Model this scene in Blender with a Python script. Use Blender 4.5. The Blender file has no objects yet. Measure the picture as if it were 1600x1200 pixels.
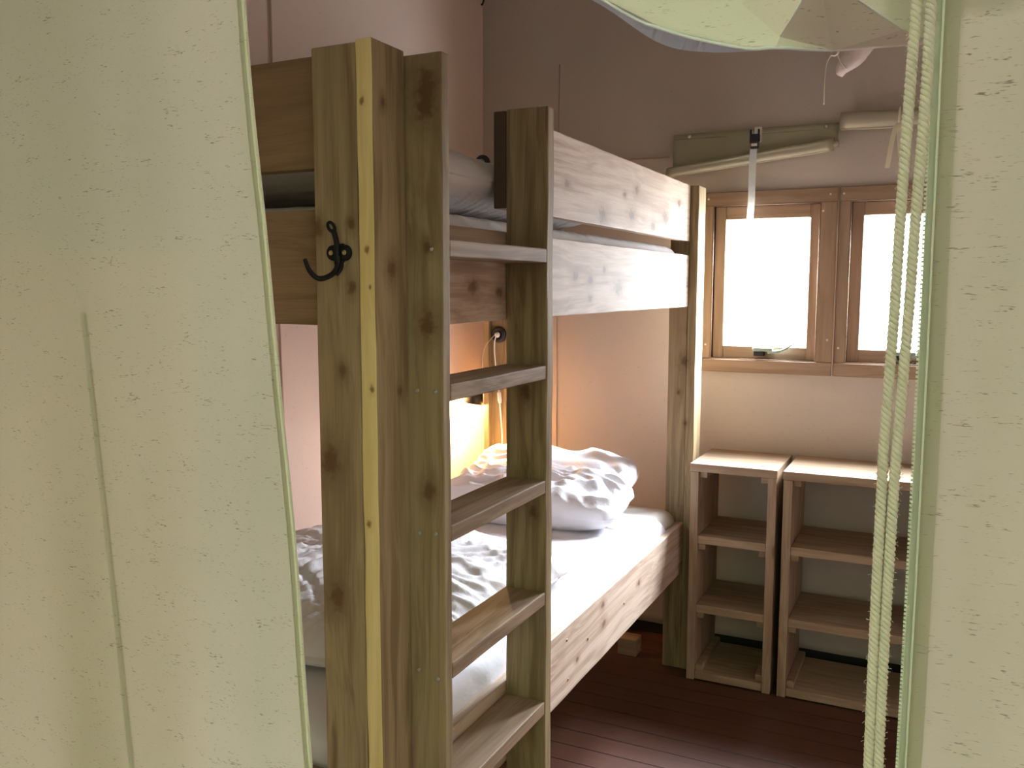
import bpy, bmesh, math, random
from mathutils import Vector, Matrix, noise
random.seed(7)
C = bpy.context.scene.collection
S = bpy.context.scene
# ---------------------------------------------------------------- camera
cam = bpy.data.cameras.new('camera'); co = bpy.data.objects.new('camera', cam); C.objects.link(co)
cam.sensor_width = 36; cam.lens = 36*1378/1600; cam.clip_start = .05; cam.clip_end = 200
yaw, pit, rol = math.radians(26.0), math.radians(6.25), .0008
fw = Vector((-math.sin(yaw)*math.cos(pit), math.cos(yaw)*math.cos(pit), -math.sin(pit)))
rt = Vector((math.cos(yaw), math.sin(yaw), 0)); up = rt.cross(fw)
c_, s_ = math.cos(rol), math.sin(rol)
r2 = c_*rt+s_*up; u2 = -s_*rt+c_*up
M = Matrix((r2, u2, -fw)).transposed().to_4x4(); M.translation = (0, 0, 1.5)
co.matrix_world = M
S.camera = co
# ---------------------------------------------------------------- view
S.view_settings.view_transform = 'Standard'; S.view_settings.look = 'None'
S.view_settings.exposure = 0.0; S.view_settings.gamma = 1; S.view_settings.use_curve_mapping = False
# ---------------------------------------------------------------- world: bright sky on the window side, shaded greenery behind the viewer
W = bpy.data.worlds.new('world'); S.world = W; W.use_nodes = True
nt = W.node_tree; N = nt.nodes; L = nt.links; N.clear()
def nd(tree, typ, **k):
    n = tree.nodes.new(typ)
    for a, b in k.items():
        if a.startswith('i_'): n.inputs[a[2:].replace('_', ' ')].default_value = b
        else: setattr(n, a, b)
    return n
def mrange(tree, src, a, b, lo=0., hi=1., smooth=True):
    m = nd(tree, 'ShaderNodeMapRange'); m.interpolation_type = 'SMOOTHSTEP' if smooth else 'LINEAR'
    m.inputs['From Min'].default_value = a; m.inputs['From Max'].default_value = b
    m.inputs['To Min'].default_value = lo; m.inputs['To Max'].default_value = hi
    tree.links.new(src, m.inputs['Value']); return m.outputs[0]
def mixc(tree, fac, a, b, blend='MIX'):
    m = nd(tree, 'ShaderNodeMix', data_type='RGBA', blend_type=blend, clamp_factor=True)
    for s, v in ((0, fac), (6, a), (7, b)):
        if hasattr(v, 'links'): tree.links.new(v, m.inputs[s])
        else: m.inputs[s].default_value = v if s == 0 else (*v, 1)
    return m.outputs[2]
SKY = (225, 242, 280); TREES = (31, 33, 36); LAWN = (41, 42, 45)
FRONT_UP = (1.22, 1.75, .92); FRONT_LOW = (.21, .19, .165)
def math_w(a, b):
    m = nd(nt, 'ShaderNodeMath', operation='MULTIPLY'); L.new(a, m.inputs[0]); L.new(b, m.inputs[1]); return m.outputs[0]
tc = nd(nt, 'ShaderNodeTexCoord'); sp = nd(nt, 'ShaderNodeSeparateXYZ'); L.new(tc.outputs['Generated'], sp.inputs[0])
f_y = mrange(nt, sp.outputs[1], .08, .32); f_z = mrange(nt, sp.outputs[2], -.35, 0); f_z2 = math_w(mrange(nt, sp.outputs[2], .08, .66), mrange(nt, sp.outputs[2], .74, .92, 1., .03)); f_zb = mrange(nt, sp.outputs[2], -.1, .5)
sky = mixc(nt, f_z2, mixc(nt, f_z, LAWN, TREES), SKY); frontc = mixc(nt, f_zb, FRONT_LOW, FRONT_UP)
col = mixc(nt, f_y, frontc, sky)
bg = nd(nt, 'ShaderNodeBackground'); L.new(col, bg.inputs[0]); bg.inputs[1].default_value = 1.0
wo = nd(nt, 'ShaderNodeOutputWorld'); L.new(bg.outputs[0], wo.inputs[0])
W.cycles.sampling_method = 'MANUAL'; W.cycles.sample_map_resolution = 512
def portal(name, loc, rot, sx, sy):
    l = bpy.data.lights.new(name, 'AREA'); l.shape = 'RECTANGLE'; l.size = sx; l.size_y = sy; l.cycles.is_portal = True
    o = bpy.data.objects.new(name, l); C.objects.link(o); o.location = loc; o.rotation_euler = rot
portal('daylight_opening', (-.6385, 3.64, 1.518), (-math.pi/2, 0, 0), .33, .51)
portal('daylight_opening', (-.1265, 3.64, 1.518), (-math.pi/2, 0, 0), .33, .51)
portal('daylight_opening', (-.05, -1.52, 1.475), (math.pi/2, 0, 0), 4.5, 2.95)
portal('daylight_opening', (-.05, -.98, 2.97), (0, 0, 0), 4.5, 1.08)
# ---------------------------------------------------------------- materials
def new_mat(name):
    m = bpy.data.materials.new(name); m.use_nodes = True
    t = m.node_tree; t.nodes.clear()
    p = nd(t, 'ShaderNodeBsdfPrincipled'); o = nd(t, 'ShaderNodeOutputMaterial'); t.links.new(p.outputs[0], o.inputs[0])
    return m, t, p
def coords(t, scale, warp=None):
    c = nd(t, 'ShaderNodeTexCoord'); m = nd(t, 'ShaderNodeMapping'); m.inputs['Scale'].default_value = scale
    t.links.new(c.outputs['Object'], m.inputs[0]); return m.outputs[0]
def noise_n(t, vec, scale=1, detail=3, rough=.55, w=None, dim='4D'):
    n = nd(t, 'ShaderNodeTexNoise', noise_dimensions=dim); n.inputs['Scale'].default_value = scale
    n.inputs['Detail'].default_value = detail; n.inputs['Roughness'].default_value = rough
    t.links.new(vec, n.inputs['Vector'])
    if w is not None: t.links.new(w, n.inputs['W'])
    return n.outputs[0]
def math_n(t, op, a, b=0.):
    m = nd(t, 'ShaderNodeMath', operation=op)
    for i, v in ((0, a), (1, b)):
        if hasattr(v, 'links'): t.links.new(v, m.inputs[i])
        else: m.inputs[i].default_value = v
    return m.outputs[0]
def bump(t, p, h, strength=.3, dist=.002):
    b = nd(t, 'ShaderNodeBump'); b.inputs['Strength'].default_value = strength; b.inputs['Distance'].default_value = dist
    t.links.new(h, b.inputs['Height']); t.links.new(b.outputs[0], p.inputs['Normal'])
def wood(name, light, dark, axis, knots=(), rough=.62, vor=True, knotcol=(.13, .065, .03)):
    m, t, p = new_mat(name)
    oi = nd(t, 'ShaderNodeObjectInfo'); rw = math_n(t, 'MULTIPLY', oi.outputs['Random'], 40.)
    ai = 'XYZ'.index(axis)
    def sc(a, b): v = [a, a, a]; v[ai] = b; return tuple(v)
    warp = noise_n(t, coords(t, sc(6, 1.6)), 1, 2, .5, rw)
    base = coords(t, sc(1, .05))
    # rings: distance field warped by noise gives cathedral grain
    add = nd(t, 'ShaderNodeVectorMath', operation='ADD'); t.links.new(base, add.inputs[0])
    wv = math_n(t, 'MULTIPLY', warp, .09)
    cmb = nd(t, 'ShaderNodeCombineXYZ'); [t.links.new(wv, cmb.inputs[i]) for i in range(3)]
    t.links.new(cmb.outputs[0], add.inputs[1])
    kd = None
    if knots:
        cc = nd(t, 'ShaderNodeTexCoord')
        for (kx, ky, kz, kr) in knots:
            sv = nd(t, 'ShaderNodeVectorMath', operation='SUBTRACT'); t.links.new(cc.outputs['Object'], sv.inputs[0]); sv.inputs[1].default_value = (kx, ky, kz)
            mv = nd(t, 'ShaderNodeVectorMath', operation='MULTIPLY'); t.links.new(sv.outputs[0], mv.inputs[0]); mv.inputs[1].default_value = tuple((.75 if i == ai else 1.15)/kr for i in range(3))
            ln = nd(t, 'ShaderNodeVectorMath', operation='LENGTH'); t.links.new(mv.outputs[0], ln.inputs[0])
            kd = ln.outputs['Value'] if kd is None else math_n(t, 'MINIMUM', kd, ln.outputs['Value'])
    ringn = noise_n(t, add.outputs[0], 55, 3, .6, rw)
    fine = noise_n(t, coords(t, sc(330, 7)), 1, 3, .6, rw)
    broad = noise_n(t, coords(t, sc(5, 1.2)), 1, 2, .5, rw)
    c = mixc(t, mrange(t, ringn, .38, .66), light, dark)
    mid = tuple(.62*a+.38*b for a, b in zip(light, dark))
    c = mixc(t, mrange(t, fine, .35, .75, 0, .45), c, dark)
    c = mixc(t, mrange(t, broad, .3, .7, 0, .55), c, mid)
    if vor:
        v = nd(t, 'ShaderNodeTexVoronoi', voronoi_dimensions='4D', feature='F1'); v.inputs['Scale'].default_value = 1
        t.links.new(coords(t, sc(11, 4.2)), v.inputs['Vector']); t.links.new(rw, v.inputs['W'])
        dd = math_n(t, 'ADD', v.outputs['Distance'], math_n(t, 'MULTIPLY', math_n(t, 'SUBTRACT', warp, .5), .25))
        c = mixc(t, mrange(t, dd, .09, .17, .9, 0.), c, knotcol)
        c = mixc(t, mrange(t, dd, .15, .34, .35, 0.), c, dark)
    if kd is not None:
        k2 = math_n(t, 'ADD', kd, math_n(t, 'MULTIPLY', math_n(t, 'SUBTRACT', noise_n(t, coords(t, (75, 75, 75)), 1, 3, .65, rw), .5), 1.9))
        c = mixc(t, mrange(t, k2, .8, 2.6, .6, 0.), c, dark)
        c = mixc(t, mrange(t, k2, .25, 1.15, .9, 0.), c, knotcol)
    t.links.new(c, p.inputs['Base Color']); p.inputs['Roughness'].default_value = rough
    p.inputs['Specular IOR Level'].default_value = .3
    bump(t, p, fine, .25, .0015)
    return m
WL, WD = (.39, .30, .165), (.185, .125, .062)
BK_Z = [(-.8, 1.307, 1.83, .022), (-.80, 1.307, 1.805, .018), (-.80, 1.307, 1.437, .016), (-.955, 1.21, 1.60, .010), (-.887, 1.21, 1.50, .008), (-.885, 1.21, 1.605, .007),
        (-.84, 1.26, 1.53, .012), (-.938, 1.21, 1.20, .018), (-.93, 1.21, .96, .015), (-.91, 1.21, 1.36, .008), (-.84, 1.24, 1.80, .006), (-.80, 1.307, 1.14, .012),
        (-.80, 1.307, 1.57, .007), (-.84, 1.28, 1.32, .007), (-.82, 1.75, 1.27, .012), (-.80, 1.75, 1.0, .01), (-.88, 3.306, 1.22, .013), (-.87, 3.306, .98, .007), (-.90, 3.306, 1.10, .006)]
BK_Y = [(-.87, 2.62, 1.72, .016), (-.87, 2.66, 1.80, .012), (-.87, 2.98, 1.735, .022), (-.87, 2.36, 1.70, .02), (-.87, 2.55, 1.775, .008), (-.87, 3.15, 1.80, .012), (-.87, 2.1, 1.76, .01), (-.87, 2.84, 1.70, .014),
        (-.87, 2.16, 1.53, .012), (-.87, 2.27, 1.52, .012), (-.87, 2.27, 1.47, .010), (-.87, 2.5, 1.50, .022), (-.87, 2.38, 1.55, .008), (-.87, 2.9, 1.55, .008), (-.87, 3.1, 1.50, .01), (-.87, 2.8, 1.47, .007), (-.87, 3.2, 1.57, .012), (-.87, 3.02, 1.58, .008),
        (-.87, 2.4, .56, .010), (-.87, 2.41, .5, .012), (-.87, 2.2, .47, .007), (-.87, 2.75, .52, .009), (-.87, 1.6, 1.5, .014), (-.87, 1.72, 1.49, .01)]
M_POST = wood('rough spruce upright', WL, WD, 'Z', [(a, b, c, d*1.35) for a, b, c, d in BK_Z], vor=False)
M_LONG = wood('rough spruce board', (.62, .49, .38), (.36, .24, .165), 'Y', [(a, b, c, d*1.45) for a, b, c, d in BK_Y], knotcol=(.17, .09, .05), vor=False)
M_RUNG = wood('worn spruce rung', (.40, .285, .185), (.20, .125, .07), 'Y')
M_END = wood('brown spruce board', (.30, .195, .105), (.19, .115, .06), 'X')
M_FRESH = wood('fresh cut spruce', (.88, .72, .36), (.74, .56, .24), 'Z', [(-.86, 1.21, 1.80, .006), (-.855, 1.21, 1.56, .007), (-.85, 1.21, 1.33, .006), (-.86, 1.21, 1.1, .007), (-.85, 1.21, 1.50, .004)], vor=False, knotcol=(.25, .13, .05))
M_WINX = wood('pine window rail', (.41, .29, .20), (.29, .19, .125), 'X')
M_WINZ = wood('pine window stile', (.41, .29, .20), (.29, .19, .125), 'Z')
M_SHX = wood('pine shelf board', (.44, .32, .215), (.27, .175, .105), 'X')
M_SHZ = wood('pine shelf side', (.44, .32, .215), (.27, .175, .105), 'Z')

def plain(name, col, rough=.6, metal=0., spec=.5):
    m, t, p = new_mat(name)
    n = noise_n(t, coords(t, (60, 60, 60)), 1, 3, .6, dim='3D')
    c = mixc(t, n, tuple(x*.88 for x in col), tuple(min(1, x*1.1) for x in col))
    t.links.new(c, p.inputs['Base Color']); p.inputs['Roughness'].default_value = rough; p.inputs['Metallic'].default_value = metal
    p.inputs['Specular IOR Level'].default_value = spec
    return m
M_BLACK = plain('black painted iron', (.008, .008, .009), .5, 0, .22)
M_PLAST = plain('black plastic', (.018, .018, .02), .5)
M_BRASS = plain('brass screw', (.55, .42, .2), .35, 1.)
M_STEEL = plain('steel screw', (.62, .62, .6), .35, 1.)
M_WHITE = plain('white plastic', (.8, .78, .74), .4)
M_LATCH = plain('pale enamelled latch', (.30, .40, .34), .4)
M_WEB = plain('white webbing', (.78, .78, .74), .85)
M_ROPE = plain('cotton rope', (.66, .58, .49), .9, 0, .1)
M_CORD = plain('cream cord', (.66, .60, .44), .8)
M_PEARL = plain('pearl snap', (.85, .78, .66), .3)

def canvas(name, col, fleck=(.16, .11, .06), fs=1., amount=1., weave=.5, plane='XZ', trans=0.):
    """woven cotton canvas with short horizontal slubs"""
    m, t, p = new_mat(name)
    def mp(h, v):   # h along the horizontal weave, v vertical
        return (h*fs, .6, v*fs) if plane == 'XZ' else (.6, h*fs, v*fs)
    a = noise_n(t, coords(t, mp(150, 900)), 1, 1.2, .5, dim='3D')
    b = noise_n(t, coords(t, mp(38, 70)), 1, 2, .6, dim='3D')
    s = math_n(t, 'ADD', math_n(t, 'MULTIPLY', a, .66), math_n(t, 'MULTIPLY', b, .34))
    f1 = mrange(t, s, .61, .71, 0, .62*amount)
    a2 = noise_n(t, coords(t, mp(180, 900)), 1, 2, .5, dim='3D')
    f2 = mrange(t, a2, .64, .8, 0, .38*amount)
    br = noise_n(t, coords(t, (3, 3, 3)), 1, 3, .5, dim='3D')
    c = mixc(t, br, tuple(x*.93 for x in col), tuple(min(1, x*1.05) for x in col))
    c = mixc(t, f2, c, tuple(.45*x+.3*y for x, y in zip(col, fleck)))
    c = mixc(t, f1, c, fleck)
    t.links.new(c, p.inputs['Base Color']); p.inputs['Roughness'].default_value = .9; p.inputs['Specular IOR Level'].default_value = .12
    wv = noise_n(t, coords(t, (420, 420, 900)), 1, 2, .6, dim='3D')
    bump(t, p, wv, weave*.5, .0006)
    if trans:
        tr = nd(t, 'ShaderNodeBsdfTranslucent'); t.links.new(c, tr.inputs[0])
        mx = nd(t, 'ShaderNodeMixShader'); mx.inputs[0].default_value = trans
        o = [n for n in t.nodes if n.type == 'OUTPUT_MATERIAL'][0]
        t.links.new(p.outputs[0], mx.inputs[1]); t.links.new(tr.outputs[0], mx.inputs[2]); t.links.new(mx.outputs[0], o.inputs[0])
    return m
M_FLAP = canvas('cream door canvas', (.77, .70, .62))
M_HEM = canvas('cream canvas hem', (.72, .67, .53), amount=.6)
M_TAPE = canvas('zip tape', (.72, .74, .60), amount=.1)
M_SEAMF = canvas('overlapped canvas seam', (.715, .64, .53), amount=.9)
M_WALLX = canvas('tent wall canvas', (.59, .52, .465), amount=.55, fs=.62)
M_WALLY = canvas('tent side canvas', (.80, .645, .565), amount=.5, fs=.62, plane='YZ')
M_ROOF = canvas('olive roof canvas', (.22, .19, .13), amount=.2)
M_SEAM = canvas('canvas seam tape', (.50, .38, .31), amount=.2)
M_BLIND = canvas('cream blind canvas', (.88, .82, .66), amount=.2)
M_BLINDF = canvas('olive cream blind canvas', (.74, .72, .52), amount=.2)
def cloth(name, col, sc=1., st=.25):
    m, t, p = new_mat(name)
    n = noise_n(t, coords(t, (9, 9, 9)), 1, 3, .5, dim='3D')
    c = mixc(t, n, tuple(x*.96 for x in col), col)
    t.links.new(c, p.inputs['Base Color']); p.inputs['Roughness'].default_value = .85; p.inputs['Specular IOR Level'].default_value = .2
    bump(t, p, noise_n(t, coords(t, (38*sc, 26*sc, 38*sc)), 1, 4, .55, dim='3D'), st, .012)
    return m
M_SHEET = cloth('white cotton sheet', (.80, .79, .82), .5)
M_DUVET = cloth('white duvet', (.80, .78, .79))
M_PILLOW = cloth('white pillowcase', (.80, .79, .83))
M_COVER = cloth('pale grey mattress cover', (.68, .64, .62), .5, .45)
M_MATT = cloth('mattress ticking', (.62, .58, .52))
def floor_mat():
    m, t, p = new_mat('red brown stained boards')
    c = nd(t, 'ShaderNodeTexCoord'); s = nd(t, 'ShaderNodeSeparateXYZ'); t.links.new(c.outputs['Object'], s.inputs[0])
    bd = math_n(t, 'MULTIPLY', s.outputs[1], 1/.095); fr = math_n(t, 'FRACT', bd); fl = math_n(t, 'FLOOR', bd)
    gap = math_n(t, 'MAXIMUM', mrange(t, fr, .0, .045, 1, 0), mrange(t, fr, .965, 1., 0, 1))
    wn = nd(t, 'ShaderNodeTexWhiteNoise', noise_dimensions='1D'); t.links.new(fl, wn.inputs['W'])
    n = noise_n(t, coords(t, (3, 90, 1)), 1, 4, .6, wn.outputs[0])
    col = mixc(t, n, (.045, .018, .012), (.14, .056, .034))
    col = mixc(t, mrange(t, wn.outputs[0], 0, 1, 0, .4), col, (.11, .05, .034))
    k = noise_n(t, coords(t, (9, 22, 1)), 1, 2, .5, wn.outputs[0])
    col = mixc(t, mrange(t, k, .7, .78), col, (.03, .014, .01))
    col = mixc(t, gap, col, (.008, .005, .004))
    t.links.new(col, p.inputs['Base Color']); p.inputs['Roughness'].default_value = .42; p.inputs['Specular IOR Level'].default_value = .35
    bump(t, p, math_n(t, 'SUBTRACT', 1., gap), .5, .004)
    return m
M_FLOOR = floor_mat()
def glass_mat():
    m = bpy.data.materials.new('window glass'); m.use_nodes = True; t = m.node_tree; t.nodes.clear()
    a = nd(t, 'ShaderNodeBsdfTransparent'); a.inputs[0].default_value = (.97, .98, .97, 1); g = nd(t, 'ShaderNodeBsdfGlossy'); g.inputs['Roughness'].default_value = .05
    x = nd(t, 'ShaderNodeMixShader'); x.inputs[0].default_value = .05; o = nd(t, 'ShaderNodeOutputMaterial')
    t.links.new(a.outputs[0], x.inputs[1]); t.links.new(g.outputs[0], x.inputs[2]); t.links.new(x.outputs[0], o.inputs[0]); return m
M_GLASS = glass_mat()
def emit_mat(name, col, st):
    m, t, p = new_mat(name); p.inputs['Base Color'].default_value = (1, .9, .7, 1)
    p.inputs['Emission Color'].default_value = (*col, 1); p.inputs['Emission Strength'].default_value = st; return m
M_BULB = emit_mat('lit warm bulb', (1, .66, .30), 30)

# ---------------------------------------------------------------- helpers
def bx(bm, x0, x1, y0, y1, z0, z1, bev=.002, seg=1, jit=0.):
    vs = [bm.verts.new((x, y, z)) for x in (x0, x1) for y in (y0, y1) for z in (z0, z1)]
    idx = ((0, 1, 3, 2), (4, 6, 7, 5), (0, 4, 5, 1), (2, 3, 7, 6), (0, 2, 6, 4), (1, 5, 7, 3))
    fs = [bm.faces.new([vs[i] for i in f]) for f in idx]
    bmesh.ops.recalc_face_normals(bm, faces=fs)
    if bev:
        es = list({e for f in fs for e in f.edges})
        bmesh.ops.bevel(bm, geom=es, offset=bev, segments=seg, profile=.5, affect='EDGES')
    return bm
def box(*a, **k): return bx(bmesh.new(), *a, **k)
def rough_box(x0, x1, y0, y1, z0, z1, axis, amp=.0012, n=40, bev=.0025):
    """a sawn board: cut along its length, its edges a little wavy"""
    bm = box(x0, x1, y0, y1, z0, z1, bev=bev, seg=2)
    ai = 'XYZ'.index(axis); lo = (x0, y0, z0)[ai]; hi = (x1, y1, z1)[ai]
    for k in range(1, n):
        pc = [0, 0, 0]; pc[ai] = lo+(hi-lo)*k/n; nn = [0, 0, 0]; nn[ai] = 1
        bmesh.ops.bisect_plane(bm, geom=bm.verts[:]+bm.edges[:]+bm.faces[:], plane_co=pc, plane_no=nn)
    cen = Vector(((x0+x1)/2, (y0+y1)/2, (z0+z1)/2)); sd = random.random()*50
    for v in bm.verts:
        d = v.co-cen; q = v.co.copy(); q[ai] *= 1.0
        for i in range(3):
            if i == ai: continue
            s = 1 if d[i] > 0 else -1
            v.co[i] += amp*noise.noise(Vector((q[ai]*9+sd, s*3.3+i*7, sd)))
    return bm
def tube(bm, pts, r, n=8, cap=True):
    pts = [Vector(p) for p in pts]; m = len(pts)
    rs = r if hasattr(r, '__len__') else [r]*m
    t0 = (pts[1]-pts[0]).normalized(); nrm = t0.orthogonal().normalized(); rings = []
    for i, p in enumerate(pts):
        t = (pts[min(i+1, m-1)]-pts[max(i-1, 0)]).normalized()
        nrm = (nrm-t*nrm.dot(t)).normalized(); b = t.cross(nrm)
        rings.append([bm.verts.new(p+rs[i]*(math.cos(2*math.pi*k/n)*nrm+math.sin(2*math.pi*k/n)*b)) for k in range(n)])
    for i in range(m-1):
        for k in range(n):
            f = bm.faces.new((rings[i][k], rings[i][(k+1) % n], rings[i+1][(k+1) % n], rings[i+1][k])); f.smooth = True
    if cap:
        bm.faces.new(rings[0][::-1]); bm.faces.new(rings[-1])
    return bm
def spline(ctrl, n=8):
    P = [Vector(p) for p in ctrl]; P = [2*P[0]-P[1]]+P+[2*P[-1]-P[-2]]; out = []
    for i in range(1, len(P)-2):
        a, b, c, d = P[i-1:i+3]
        for k in range(n):
            t = k/n; out.append(.5*((2*b)+(c-a)*t+(2*a-5*b+4*c-d)*t*t+(3*b-a-3*c+d)*t**3))
    out.append(P[-2]); return out
def lathe(bm, prof, org, axis, n=32):
    """prof: (radius, distance along axis) pairs"""
    ax = Vector(axis).normalized(); u = ax.orthogonal().normalized(); v = ax.cross(u); org = Vector(org); rings = []
    for (r, h) in prof:
        rings.append([bm.verts.new(org+ax*h+max(r, 1e-5)*(math.cos(2*math.pi*k/n)*u+math.sin(2*math.pi*k/n)*v)) for k in range(n)])
    for i in range(len(rings)-1):
        for k in range(n):
            f = bm.faces.new((rings[i][k], rings[i][(k+1) % n], rings[i+1][(k+1) % n], rings[i+1][k])); f.smooth = True
    return bm
def obj(name, bm, mat, parent=None, smooth=None):
    me = bpy.data.meshes.new(name)
    bmesh.ops.recalc_face_normals(bm, faces=bm.faces[:])
    if smooth:
        for f in bm.faces: f.smooth = True
    bm.to_mesh(me); bm.free()
    o = bpy.data.objects.new(name, me); C.objects.link(o)
    for m in (mat if isinstance(mat, (list, tuple)) else [mat]): me.materials.append(m)
    if parent:
        o.parent = parent; w = Vector((0, 0, 0)); q = parent
        while q: w += q.location; q = q.parent
        o.location = -w
    return o
def tag(o, label, cat, group=None):
    o['label'] = label; o['category'] = cat
    if group: o['group'] = group
    return o
def thing(name, label, cat, loc, group=None):
    o = bpy.data.objects.new(name, None); C.objects.link(o); o.location = loc; o.empty_display_size = .05
    return tag(o, label, cat, group)
def struct(name, bm, mat, parent=None):
    o = obj(name, bm, mat, parent)
    if not parent: o['kind'] = 'structure'
    return o
def screw(parent, p, ax, r=.0035, mat=None, name='screw'):
    bm = lathe(bmesh.new(), [(0, .0012), (r*.35, .0006), (r*.4, .0012), (r, .0009), (r*1.05, 0), (r*1.05, -.001)], p, ax, 14)
    return obj(name, bm, mat or M_STEEL, parent)

# ================================================================ SETTING
XL, XR, YB, YF, ZC = -1.9, 1.0, 3.6, .77, 2.95
struct('floor', box(-2.3, 2.2, -1.5, 3.7, -.04, 0, bev=0), M_FLOOR)
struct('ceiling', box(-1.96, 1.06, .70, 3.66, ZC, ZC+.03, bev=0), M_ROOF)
# side walls, softly billowing canvas
def billow(ax, c0, u0, u1, z0, z1, amp, mat, name, nu=90, nz=60, holes=(), th=.012, out=1, seed=3.):
    """a sheet of canvas with depth; ax='X' sheet lies at x=c0 and runs along y; ax='Y' at y=c0 and runs along x"""
    us = sorted({round(u0+(u1-u0)*i/nu, 4) for i in range(nu+1)} | {h[k] for h in holes for k in (0, 1)})
    zs = sorted({round(z0+(z1-z0)*i/nz, 4) for i in range(nz+1)} | {h[k] for h in holes for k in (2, 3)})
    bm = bmesh.new(); G = {}
    def dep(u, z):
        d = amp*(noise.noise(Vector((u*1.7, z*.7, seed)))+.35*noise.noise(Vector((u*5+z*1.5, z*1.6, seed+5))))
        for h in holes:
            dx = max(h[0]-u, 0, u-h[1]); dz = max(h[2]-z, 0, z-h[3]); d *= min(1, math.hypot(dx, dz)/.15)
        e = min(u-u0, u1-u, .2)/.2; return d*max(e, 0)
    for s in (0, 1):
        for i, u in enumerate(us):
            for j, z in enumerate(zs):
                d = c0+dep(u, z)+out*(th*s)
                G[s, i, j] = bm.verts.new((d, u, z) if ax == 'X' else (u, d, z))
    def solid(i, j):
        if i < 0 or j < 0 or i >= len(us)-1 or j >= len(zs)-1: return False
        u = (us[i]+us[i+1])/2; z = (zs[j]+zs[j+1])/2
        return not any(h[0] < u < h[1] and h[2] < z < h[3] for h in holes)
    for i in range(len(us)-1):
        for j in range(len(zs)-1):
            if not solid(i, j): continue
            for s in (0, 1):
                f = bm.faces.new([G[s, i, j], G[s, i+1, j], G[s, i+1, j+1], G[s, i, j+1]]); f.smooth = True
            for (a, b, di, dj) in (((i, j), (i+1, j), 0, -1), ((i, j+1), (i+1, j+1), 0, 1), ((i, j), (i, j+1), -1, 0), ((i+1, j), (i+1, j+1), 1, 0)):
                if not solid(i+di, j+dj):
                    bm.faces.new([G[0, a[0], a[1]], G[0, b[0], b[1]], G[1, b[0], b[1]], G[1, a[0], a[1]]])
    for v in [v for v in bm.verts if not v.link_faces]: bm.verts.remove(v)
    return struct(name, bm, mat)
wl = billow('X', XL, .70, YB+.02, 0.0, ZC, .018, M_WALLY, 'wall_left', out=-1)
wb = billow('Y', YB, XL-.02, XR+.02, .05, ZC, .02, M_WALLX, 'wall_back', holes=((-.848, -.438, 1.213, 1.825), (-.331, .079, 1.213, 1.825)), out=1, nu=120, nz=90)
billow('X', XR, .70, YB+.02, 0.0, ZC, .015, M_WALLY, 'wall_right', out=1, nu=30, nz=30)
bmf = box(-1.96, 1.06, .765, .785, 2.12, ZC, bev=0); struct('wall_front', bmf, M_WALLX)
struct('gap_shade_back', box(-1.9, 1.0, YB+.006, YB+.03, 0, .05, bev=.002), plain('painted gap shade', (.02, .018, .016), .9))  # dark strip added in place of the shaded gap under the canvas
struct('ceiling', box(-2.36, 2.26, -.45, .70, ZC, ZC+.03, bev=0), M_WALLX)   # open front room: unseen roof and walls, added to hold back stray sky light
struct('wall_left', box(-2.33, -2.30, -1.5, .785, 0, ZC, bev=0), M_WALLY)  # unseen side walls, added against sky light leaking in
struct('wall_right', box(2.2, 2.23, -1.5, .785, 0, ZC, bev=0), M_WALLY)
struct('wall_front', box(-2.30, -1.96, .765, .785, 2.12, ZC, bev=0), M_WALLX); struct('wall_front', box(1.06, 2.2, .765, .785, 0, ZC, bev=0), M_WALLX)
# seams in the canvas (children of their walls)
bm = bmesh.new(); tube(bm, [(XL+.006+.018*noise.noise(Vector((2.207*1.7, z*.7, 3.)))+.0063*noise.noise(Vector((2.207*5+z*1.5, z*1.6, 8.))), 2.207, z) for z in [k*.06 for k in range(1, 49)]], .0035, 6); obj('seam', bm, M_SEAM, wl)
def wdep(u, z): return .02*(noise.noise(Vector((u*1.7, z*.7, 3.)))+.35*noise.noise(Vector((u*5+z*1.5, z*1.6, 8.))))
bm = bmesh.new(); tube(bm, [(-1.60+.13*(1.0-z), YB-.002+wdep(-1.6+.13*(1-z), z), z) for z in [k*.05 for k in range(3, 25)]], .003, 6); obj('seam', bm, M_SEAM, wb)
bm = bmesh.new(); tube(bm, [(-1.53, YB-.002+wdep(-1.53, z), z) for z in [k*.05 for k in range(3, 50)]], .002, 6); obj('seam', bm, M_SEAM, wb)
bm = bmesh.new(); tube(bm, [(x, YB-.003+wdep(x, 2.03), 2.03) for x in [-1.88+.04*k for k in range(22)]], .003, 6); obj('seam', bm, M_SEAM, wb)

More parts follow.
